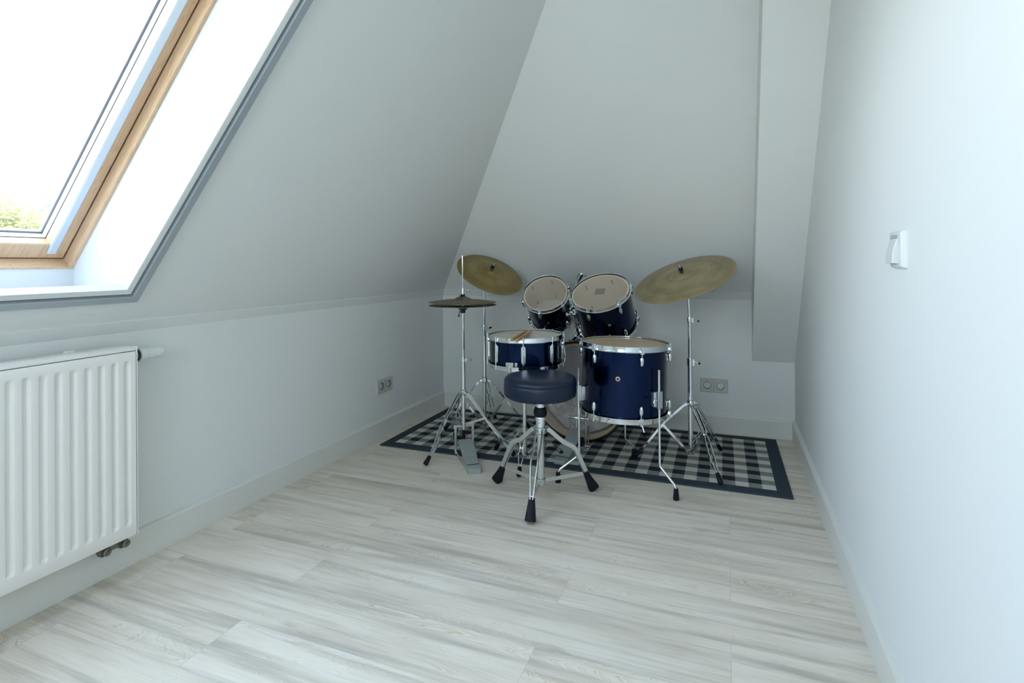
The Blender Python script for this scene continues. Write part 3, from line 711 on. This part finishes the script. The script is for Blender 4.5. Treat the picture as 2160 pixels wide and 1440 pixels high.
for az, prof, fr in ((161, [(.028,.292),(.040,.284),(.088,.240),(.108,.226),(.142,.212),(.158,.196),(.222,.074)], .250),
                 (37, [(.028,.292),(.040,.284),(.088,.240),(.108,.226),(.142,.208),(.158,.192),(.211,.081)], .241),
                 (-81, [(.028,.292),(.040,.284),(.088,.240),(.108,.226),(.142,.210),(.158,.194),(.216,.078)], .245)):
    a = R_(az); d = V((cos(a), sin(a), 0)); s_ = V((-sin(a), cos(a), 0)); mb = MB()
    gaps = [.013,.0135,.014,.014,.014,.014,.005]
    for sg in (-1, 1):
        mb.strip([d*r+V((0,0,z))+s_*sg*g for (r, z), g in zip(prof, gaps)], .0185, .0045, s_)
        mb.cyl(d*prof[0][0]+V((0,0,prof[0][1]))+s_*sg*.010, d*prof[0][0]+V((0,0,prof[0][1]))+s_*sg*.0185, .0055, n=12)
    r, z = prof[-1]; mb.cyl(d*(r-.006)+V((0,0,z+.012))-s_*.010, d*(r-.006)+V((0,0,z+.012))+s_*.010, .004, n=10)
    lg = mb.build('leg', STEEL, th, bevel=.0012)
    # chunky ribbed foot: rounded block
    m2 = MB(); top = d*(r-.006)+V((0,0,z+.006)); bot = d*(fr+.004)+V((0,0,.010))
    ax = (bot-top); n_s = 18; prev = None; vs = []; fs = []
    for i in range(n_s+1):
        t = i/n_s; c = top+ax*t; rib = .0012 if i % 2 else 0
        wd = .0125+.010*t - rib; dp = .0125+.013*t**1.4 - rib
        if i == n_s: wd *= .9; dp *= .9
        nn = s_.cross(ax.normalized())
        for k in range(16):
            b = 2*pi*k/16; cx = math.copysign(abs(cos(b))**.6, cos(b)); sx = math.copysign(abs(sin(b))**.6, sin(b))
            vs.append(c+s_*cx*wd+nn*sx*dp)
    for i in range(n_s):
        for k in range(16): fs.append((i*16+k, i*16+(k+1)%16, i*16+16+(k+1)%16, i*16+16+k))
    fs += [tuple(range(16))[::-1], tuple(n_s*16+k for k in range(16))]
    m2.add(vs, fs).floorclamp(0).build('rubber_foot', RUB, lg)
    MB().strip([d*.020+V((0,0,.071)), d*.034+V((0,0,.071)), d*(r-.008)+V((0,0,.080))], .017, .003, s_).cyl(d*.032+V((0,0,.071))-s_*.005, d*.032+V((0,0,.071))+s_*.005, .004, n=10).build('brace', STEEL, th, bevel=.001)

# ------------------------------------------------------------------ stands
def tripod(t, C, legs, hub, brz, join, rt=.011, ht=.017, foot_r=.0095, gap=.0115, sw_=.0105, st=.0042, flen=.055):
    """three double-strut legs with rubber feet and braces; C is the world base point of the thing"""
    for az, R0 in legs:
        a = R_(az); d = V((cos(a), sin(a), 0)); s_ = V((-sin(a), cos(a), 0))
        g = ground(C+d*R0) - C.z
        rj, zj = join; re = R0-flen*.42; ze = g+flen*.72
        prof = [(ht*.8, hub, gap*.9), (.034, hub-.012, gap), (rj*.9, zj+.020, gap*.85), (rj, zj, .0045), (rj+.022, zj-.024, gap*.9), (re-.035, ze+.040, gap*.9), (re, ze, .0035)]
        mb = MB()
        for sg in (-1, 1): mb.strip([d*r+V((0,0,z))+s_*sg*g_ for r, z, g_ in prof], sw_, st, s_)
        mb.cyl(d*rj+V((0,0,zj))-s_*.009, d*rj+V((0,0,zj))+s_*.009, .003, n=8)
        lg = mb.build('leg', CHROME, t)
        p = d*(re-.004)+V((0,0,ze+.004)); q = d*(R0+.004)+V((0,0,g+foot_r*.7)); ax = q-p; m2 = MB()
        m2.pipe([p, p+ax*.08, p+ax*.5, p+ax*.85, p+ax], [foot_r*.75, foot_r*.9, foot_r*1.12, foot_r*1.2, foot_r*.9], 16)
        m2.floorclamp(g).build('rubber_foot', RUB, lg)
        mb = MB()
        for sg in (-1, 1): mb.strip([d*(ht*.9)+V((0,0,brz))+s_*sg*.007, d*rj+V((0,0,zj))+s_*sg*.0085], .010, .002, s_)
        mb.build('brace', CHROME, t)
def collar(t, z, r, az, h=.022, ln=.030, name='height_clamp'):
    """clamp round a tube with a wing screw"""
    d = V((cos(R_(az)), sin(R_(az)), 0)); s_ = V((-d.y, d.x, 0))
    cl = MB().lathe([(r,z-h),(r+.003,z-h+.002),(r+.004,z-.003),(r+.0035,z),(r-.003,z+.001)], 20).box((r+.004,0,z-h/2),(.010,.010,h*.8), M4.Rotation(R_(az),4,'Z')).build(name, CHROME, t)
    c = d*(r+.006)+V((0,0,z-h/2)); e_ = c+d*ln*.6
    mb = MB().cyl(c, e_, .0028, n=8)
    mb.strip([e_-d*.002, e_+d*.012+s_*.012+V((0,0,.004))], .009, .003, V((0,0,1)).cross(d+s_)).strip([e_-d*.002, e_+d*.012-s_*.012+V((0,0,-.004))], .009, .003, V((0,0,1)).cross(d-s_))
    mb.build('wing_screw', CHROME, cl)
def cymbal(name, label, mat_w, Rr, bell_r, bell_h, bow, m, hole=.006, group=None):
    pr = []
    for i in range(12):
        t = i/11; r = hole+(bell_r-hole)*t; pr.append((r, bow+bell_h*(1-t**2.2)*.92+bell_h*.0))
    for i in range(1, 21):
        t = i/20; r = bell_r+(Rr-bell_r)*t; pr.append((r, bow*(1-t**1.5)))
    pr += [(Rr, -.0012)] + [(r, z-.0014) for r, z in pr[::-1][1:]]
    o = MB().lathe(pr, 96, loop=True).build(name, m, sharp=60); o.matrix_world = mat_w
    return tag(o, label, 'cymbal', group)
def tilter(t, C, top, cc, cn, bow):
    """from tube top to the cymbal: tilter joint, rod along cymbal normal, felts and wing nut (world coords in)"""
    cc, cn = V(cc)-C, V(cn).normalized(); a = cc - cn*.045
    tl = MB().pipe([V(top)-C, a-V((0,0,.028))], .0062, 12).cyl(a-V((0,0,.03)), a+V((0,0,.004)), .010, n=18).cyl(a-V((0,.014,0)), a+V((0,.014,0)), .011, n=18).build('tilter', CHROME, t)
    x, y = ortho(cn)
    MB().cyl(a, cc+cn*(bow+.052), .0036, n=10).build('cymbal_rod', CHROME, tl)
    MB().cyl(cc+cn*(bow+.020), cc+cn*(bow+.036), .011, n=20).cyl(cc+cn*(bow-.012), cc+cn*(bow+.004), .012, n=20).build('felt_washer', FELT, tl)
    w_ = cc+cn*(bow+.042)
    MB().cyl(w_-cn*.005, w_+cn*.004, .0055, n=12).strip([w_+x*.003, w_+x*.014+cn*.009], .009, .003, y).strip([w_-x*.003, w_-x*.014+cn*.009], .009, .003, y).build('wing_nut', CHROME, tl)

# hi-hat
HC = V((-1.305, 2.598, RT))
hh = thing('hi_hat_stand', 'chrome hi-hat stand with grey foot pedal, at the left front of the kit', 'cymbal stand', tuple(HC))
MB().lathe([(.0105,.122),(.0105,.482)], 20).build('lower_tube', CHROME, hh)
collar(hh, .500, .0105, 10, h=.026)
MB().lathe([(.0080,.500),(.0080,.735)], 20).build('upper_tube', CHROME, hh)
MB().lathe([(.008,.733),(.0135,.735),(.0135,.750),(.022,.753),(.022,.757),(.012,.762)], 24, cap1=True).build('seat_cup', BLK, hh)
MB().cyl((-.016,-.006,.748),(-.020,-.006,.722),.002,n=8).cyl((-.020,-.006,.724),(-.0205,-.006,.714),.0045,n=10).build('tilt_screw', BLK, hh)
MB().cyl((0,0,.10),(0,0,1.036),.0028,n=10).build('pull_rod', CHROME, hh)
cl = MB().lathe([(.0065,.822),(.0065,.862),(.0055,.866)], 18, cap1=True).lathe([(.0095,.8225),(.0095,.826)], 18, cap0=True, cap1=True).build('clutch', CHROME, hh)
MB().cyl((.004,0,.856),(.022,.004,.852),.0024,n=8).sphere((.030,.006,.852),.0085).sphere((.031,.007,.842),.005).build('clutch_screw', CHROME, cl)
MB().lathe([(.0145,.818),(.0145,.824),(.012,.826),(.012,.832)], 20, cap1=True).build('felt_washer', FELT, cl)
MB().lathe([(.0105,.300),(.0145,.302),(.017,.306),(.017,.325),(.0125,.330)], 20).build('leg_hub', CHROME, hh)
tripod(hh, HC, ((-113,.249),(4,.277),(128,.255)), .314, .150, (.122,.190), foot_r=.0105)
ax = V((.597,-.802,0)); pp = V((.802,.597,0))
MB().box((0,0,.138),(.110,.018,.012), M4.Rotation(math.atan2(pp.y,pp.x),4,'Z')).lathe([(.013,.125),(.013,.158)],20,cap0=True,cap1=True).build('base_bracket', STEEL, hh, bevel=.002)
for sg in (-1, 1):
    b = pp*sg*.046 + ax*.012
    MB().box((0,0,.0675),(.012,.010,.137), M4.Translation(b+V((0,0,-.002))) @ M4.Rotation(math.atan2(pp.y,pp.x),4,'Z')).build('pedal_post', STEEL, hh, bevel=.0015)
    MB().pipe([b+V((0,0,.010)), ax*.20+pp*sg*.034+V((0,0,.006)), ax*.245+pp*sg*.027+V((0,0,.004))], .0028, 8).build('base_rod', CHROME, hh)
def footboard(t, o, ax, pp, L0, z0, z1, w0, w1, heel_l, m, gz):
    """tapered board from toe (high) to hinge, then flat heel plate"""
    hinge = L0-heel_l; vs = []
    secs = [(0, z0, w0*.72), (.02, z0-.002, w0), (hinge*.55, z0+(z1-z0)*.55, w0*.98), (hinge*.9, z0+(z1-z0)*.93, w1*.86), (hinge, z1, w1*.78)]
    fs = []
    for s_, z, w in secs:
        c = o+ax*s_
        vs += [c-pp*w/2+V((0,0,z)), c+pp*w/2+V((0,0,z)), c+pp*w/2+V((0,0,z-.007)), c-pp*w/2+V((0,0,z-.007))]
    for i in range(len(secs)-1):
        for k in range(4): fs.append((i*4+k, i*4+(k+1)%4, i*4+4+(k+1)%4, i*4+4+k))
    fs += [(3,2,1,0), tuple(len(secs)*4-4+k for k in range(4))]
    fb = MB().add(vs, fs)
    for k in range(4):   # cast ridges across the board
        s_ = .03+k*(hinge-.05)/4; z = z0+(z1-z0)*s_/hinge+.001
        fb.box((0,0,0),(w0*.80,.004,.003), M4.Translation(o+ax*s_+V((0,0,z))) @ M4.Rotation(math.atan2(pp.y,pp.x),4,'Z'))
    f_ = fb.build('footboard', m, t, bevel=.002)
    vs = []; secs = [(hinge+.002, z1+.001, w1*.90), (hinge+.012, z1+.003, w1), (L0-.012, z1-.001, w1), (L0, z1-.004, w1*.86)]; fs = []
    for s_, z, w in secs:
        c = o+ax*s_
        vs += [c-pp*w/2+V((0,0,z)), c+pp*w/2+V((0,0,z)), c+pp*w/2+V((0,0,gz)), c-pp*w/2+V((0,0,gz))]
    for i in range(3):
        for k in range(4): fs.append((i*4+k, i*4+(k+1)%4, i*4+4+(k+1)%4, i*4+4+k))
    fs += [(3,2,1,0), tuple(12+k for k in range(4))]
    MB().add(vs, fs).build('heel_plate', m, t, bevel=.0025)
    MB().cyl(o+ax*hinge-pp*w1*.42+V((0,0,z1-.001)), o+ax*hinge+pp*w1*.42+V((0,0,z1-.001)), .0042, n=10).build('hinge_pin', DARKH, t)
footboard(hh, V((0,0,0))+ax*.030, ax, pp, .268, .078, .020, .075, .068, .048, GREYCAST, -HC.z)
mb = MB().cyl((0,0,.052),(0,0,.115),.0085,n=14)
for k in range(9): mb.lathe([(.0085,.058+k*.006),(.0108,.060+k*.006),(.0085,.062+k*.006)], 14)
mb.build('return_spring', BLK, hh)
MB().strip([V((0,0,.10))+ax*.006, ax*.034+V((0,0,.075))], .018, .003, pp).build('pull_strap', BLK, hh)
bow_h = .010
cymbal('hi_hat_cymbal', 'upper hi-hat cymbal, dull bronze, on the hi-hat stand', along(HC+V((0,0,.7915)), (.012,.0,1)), .178, .046, .017, .015, BRONZE_H, group='pair of hi-hat cymbals')
cymbal('hi_hat_cymbal', 'lower hi-hat cymbal, dark and upturned, beneath the other on the hi-hat stand', along(HC+V((0,0,.7750)), (.0,0,-1)), .178, .042, .010, bow_h, BRONZE_H, group='pair of hi-hat cymbals')

# crash stand + cymbal
CC = V((-1.349, 2.965, RT))
cs = thing('cymbal_stand', 'chrome tripod cymbal stand in the left back corner, under the smaller cymbal', 'cymbal stand', tuple(CC))
MB().lathe([(.0105,.034),(.0105,.600)], 20, cap0=True).build('lower_tube', CHROME, cs)
collar(cs, .628, .0100, -10, h=.030)
MB().lathe([(.0078,.62),(.0078,.770)], 20).build('middle_tube', CHROME, cs)
MB().cyl((0,0,.76),(0,0,.865),.0062,n=14).build('upper_tube', CHROME, cs)
MB().lathe([(.0105,.288),(.0145,.290),(.0175,.294),(.0175,.316),(.0125,.322)], 20).build('leg_hub', CHROME, cs)
MB().lathe([(.014,.030),(.014,.050),(.0105,.052)], 20, cap0=True).build('base_bracket', CHROME, cs)
tripod(cs, CC, ((31,.266),(-163,.24),(-60,.0),)[:2]+((100,.262),), .306, .042, (.120,.186))
n_c = V((.485,-.304,.82)).normalized(); c_c = V((-1.306,2.961,.942))
tilter(cs, CC, (CC.x, CC.y, .87), c_c, n_c, .020)
cymbal('crash_cymbal', 'smaller olive-bronze crash cymbal tilted steeply in the left back corner', along(c_c, n_c), .2032, .046, .016, .020, BRONZE)

# ride stand + cymbal
RC = V((-.176, 2.83, RT))
rs = thing('cymbal_stand', 'tall chrome tripod cymbal stand right of the floor tom, under the wide cymbal', 'cymbal stand', tuple(RC))
MB().lathe([(.0115,.052),(.0115,.505)], 20, cap0=True).build('lower_tube', CHROME, rs)
collar(rs, .520, .0110, 5, h=.040)
MB().lathe([(.0090,.51),(.0090,.715)], 20).build('middle_tube', CHROME, rs)
collar(rs, .722, .0085, 5, h=.030)
MB().cyl((0,0,.71),(-.006,0,.850),.0062,n=14).build('upper_tube', CHROME, rs)
MB().lathe([(.0115,.284),(.0155,.286),(.0175,.290),(.0175,.308),(.0135,.314)], 20).build('leg_hub', CHROME, rs)
collar(rs, .312, .0125, 5, h=.024, name='hub_clamp')
MB().lathe([(.015,.050),(.015,.072),(.0115,.074)], 20, cap0=True).build('base_bracket', CHROME, rs)
tripod(rs, RC, ((-58,.262),(-176,.272),(61,.274)), .298, .062, (.132,.184))
n_r = V((-.259,-.372,.891)).normalized(); c_r = V((-.204,2.863-.0,.921))
tilter(rs, RC, (RC.x-.006, RC.y, .850), c_r, n_r, .022)
cymbal('ride_cymbal', 'wide dull bronze ride cymbal tilted on the right-hand stand', along(c_r, n_r), .254, .058, .018, .022, BRONZE_R)

# snare stand
NC = V((-.945, 2.552, RT))
ss = thing('snare_stand', 'low chrome tripod stand holding the snare drum behind the throne', 'drum stand', tuple(NC))
MB().lathe([(.0100,.040),(.0100,.300)], 18, cap0=True).build('lower_tube', CHROME, ss)
collar(ss, .318, .0098, 160, h=.026)
MB().lathe([(.0075,.31),(.0075,.430)], 18, cap1=True).build('upper_tube', CHROME, ss)
MB().sphere((0,0,.432),.016).build('tilt_joint', CHROME, ss)
for k in range(3):
    a = R_(-75+120*k); d = V((cos(a), sin(a), 0))
    ba = MB().pipe([V((0,0,.432)), d*.12+V((0,0,.462)), d*.186+V((0,0,.478)), d*.197+V((0,0,.485)), d*.197+V((0,0,.508))], .0055, 10).build('basket_arm', CHROME, ss)
    MB().cyl(d*.192+V((0,0,.480)), d*.200+V((0,0,.480)), .012, n=14).cyl(d*.1965+V((0,0,.500)), d*.1965+V((0,0,.514)), .008, n=12).build('grip', RUB, ba)
MB().lathe([(.010,.155),(.0145,.158),(.0145,.176),(.0115,.180)], 18).build('leg_hub', CHROME, ss)
tripod(ss, NC, ((-80,.160),(149,.246),(40,.215)), .170, .052, (.085,.105), gap=.013, sw_=.006, st=.003, flen=.05, foot_r=.0105)

# bass drum pedal
PC = V((-.756, 2.862, RT)); pa = V((-.09,-.996,0)).normalized(); pq = V((.996,-.09,0)).normalized()*1.0
bp = thing('bass_drum_pedal', 'grey bass drum pedal clamped to the bass drum hoop, on the rug', 'drum pedal', tuple(PC))
for sg in (-1, 1):
    b = pq*sg*.045
    MB().pipe([b+V((0,0,.004)), b+V((0,0,.158))], .0048, 12).box((0,0,.010),(.018,.022,.018), M4.Translation(b)).sphere(b+V((0,0,.162)), .0095).build('post', STEEL, bp)
ax_ = MB().cyl(-pq*.052+V((0,0,.162)), pq*.062+V((0,0,.162)), .0052, n=14).cyl(-pq*.008+V((0,0,.162)), pq*.008+V((0,0,.162)), .015, n=18).build('axle', CHROME, bp)
bt = MB().cyl(V((0,0,.162)), V((-.0,.045,.290)), .003, n=10).build('beater_shaft', CHROME, ax_)
MB().lathe([(.012,-.016),(.018,-.010),(.020,0),(.018,.010),(.010,.016)], 22, along((0,.052,.300), (0,1,.3)), cap0=True, cap1=True).build('beater', FELT, ax_)
mb = MB()
c0 = pq*.060
for k in range(12): mb.lathe([(.004,0),(.0072,.002),(.004,.004)], 12, M4.Translation(c0+V((0,0,.070+k*.005))))
mb.cyl(c0+V((0,0,.020)), c0+V((0,0,.158)), .0022, n=8); mb.build('spring', CHROME, bp)
MB().box((0,0,.016),(.020,.012,.012), M4.Translation(c0)).box((0,0,.005),(.128,.022,.008)).build('base_bracket', STEEL, bp, bevel=.002)
MB().box((0,.055,.012),(.040,.050,.014)).box((.0,.078,.026),(.030,.010,.022)).build('hoop_clamp', BLK, bp, bevel=.002)
MB().strip([V((0,-.014,.160)), V((0,-.018,.112))+pa*.002], .016, .003, V((1,0,0))).build('chain', STEEL, bp)
MB().box((0,0,.003),(.070,.235,.004), M4.Translation(pa*.13) @ M4.Rotation(math.atan2(pq.y,pq.x),4,'Z')).build('base_plate', GREYCAST, bp)
footboard(bp, pa*.008, pa, pq, .262, .110, .022, .074, .066, .052, GREYCAST, .0)

# ------------------------------------------------------------------ outside
gr = quad('ground', [(-60,-40,-5.5),(-3,-40,-5.5),(-3,50,-5.5),(-60,50,-5.5)], mat('grass', (.16,.22,.06), .9)); struct(gr)
def leafm(name, c):
    m = bpy.data.materials.new(name); m.use_nodes = True; t = m.node_tree; b = P(m)
    b.inputs['Base Color'].default_value = (*c, 1); b.inputs['Roughness'].default_value = .6
    tl = t.nodes.new('ShaderNodeBsdfTranslucent'); tl.inputs[0].default_value = (*c, 1); mx = t.nodes.new('ShaderNodeMixShader'); mx.inputs[0].default_value = .5
    o = t.nodes['Material Output']; t.links.new(b.outputs[0], mx.inputs[1]); t.links.new(tl.outputs[0], mx.inputs[2]); t.links.new(mx.outputs[0], o.inputs[0]); return m
BARK = mat('bark', (.12,.09,.06), .9)
def tree(label, base, blobs, nleaf, lm, size=.11):
    t = thing('tree', label, 'tree', base, group=None); b = V(base)
    tops = [V(c)-b for c, r in blobs]
    mb = MB(); mid = sum(tops, V())/len(tops); mid.z = tops[0].z-1.6
    mb.pipe([(0,0,0), (mid.x*.4,mid.y*.4,mid.z*.5), mid], [.22,.17,.12], 10)
    for q in tops: mb.pipe([mid, mid.lerp(q,.6)+V((0,0,-.1)), q], [.08,.05,.015], 8)
    mb.build('trunk', BARK, t)
    vs = []; fs = []
    for i in range(nleaf):
        c, r = random.choice(blobs); c = V(c)-b
        d = V((random.gauss(0,1), random.gauss(0,1), random.gauss(0,1))).normalized(); rr = random.random()**.45
        p = c+V((d.x*r[0], d.y*r[1], d.z*r[2]))*rr*(1+.35*noise.noise(d*2.3+c))
        x, y = ortho(V((random.gauss(0,1), random.gauss(0,1), random.gauss(0,1)))); s_ = size*random.uniform(.6,1.3)
        k = len(vs); vs += [p-x*s_, p-y*s_*.5, p+x*s_, p+y*s_*.5]; fs.append((k,k+1,k+2,k+3))
    MB().add(vs, fs).build('foliage', lm, t); return t
tree('full yellow-green tree outside, seen through the roof window', (-14.2, 6.2, -5.5),
     [((-14,6.9,1.35),(1.0,.8,.95)),((-14,6.2,1.6),(1.1,.9,1.15)),((-14.3,5.0,1.2),(1.2,1.2,1.4)),((-14,7.3,1.0),(.8,.5,.65)),((-13.8,6.5,-.2),(1.5,1.6,1.4))], 42000, leafm('leaf_yellow', (.36,.35,.16)), .045)
tree('thin twiggy tree outside, right of the fuller one beyond the glass', (-16.4, 9.3, -5.5),
     [((-16,8.7,2.6),(.5,.5,.6)),((-16,9.0,2.1),(.6,.5,.5)),((-16,9.4,2.9),(.7,.6,.8)),((-16,9.6,1.6),(.9,.8,.9))], 3200, leafm('leaf_green', (.26,.30,.20)), .04)
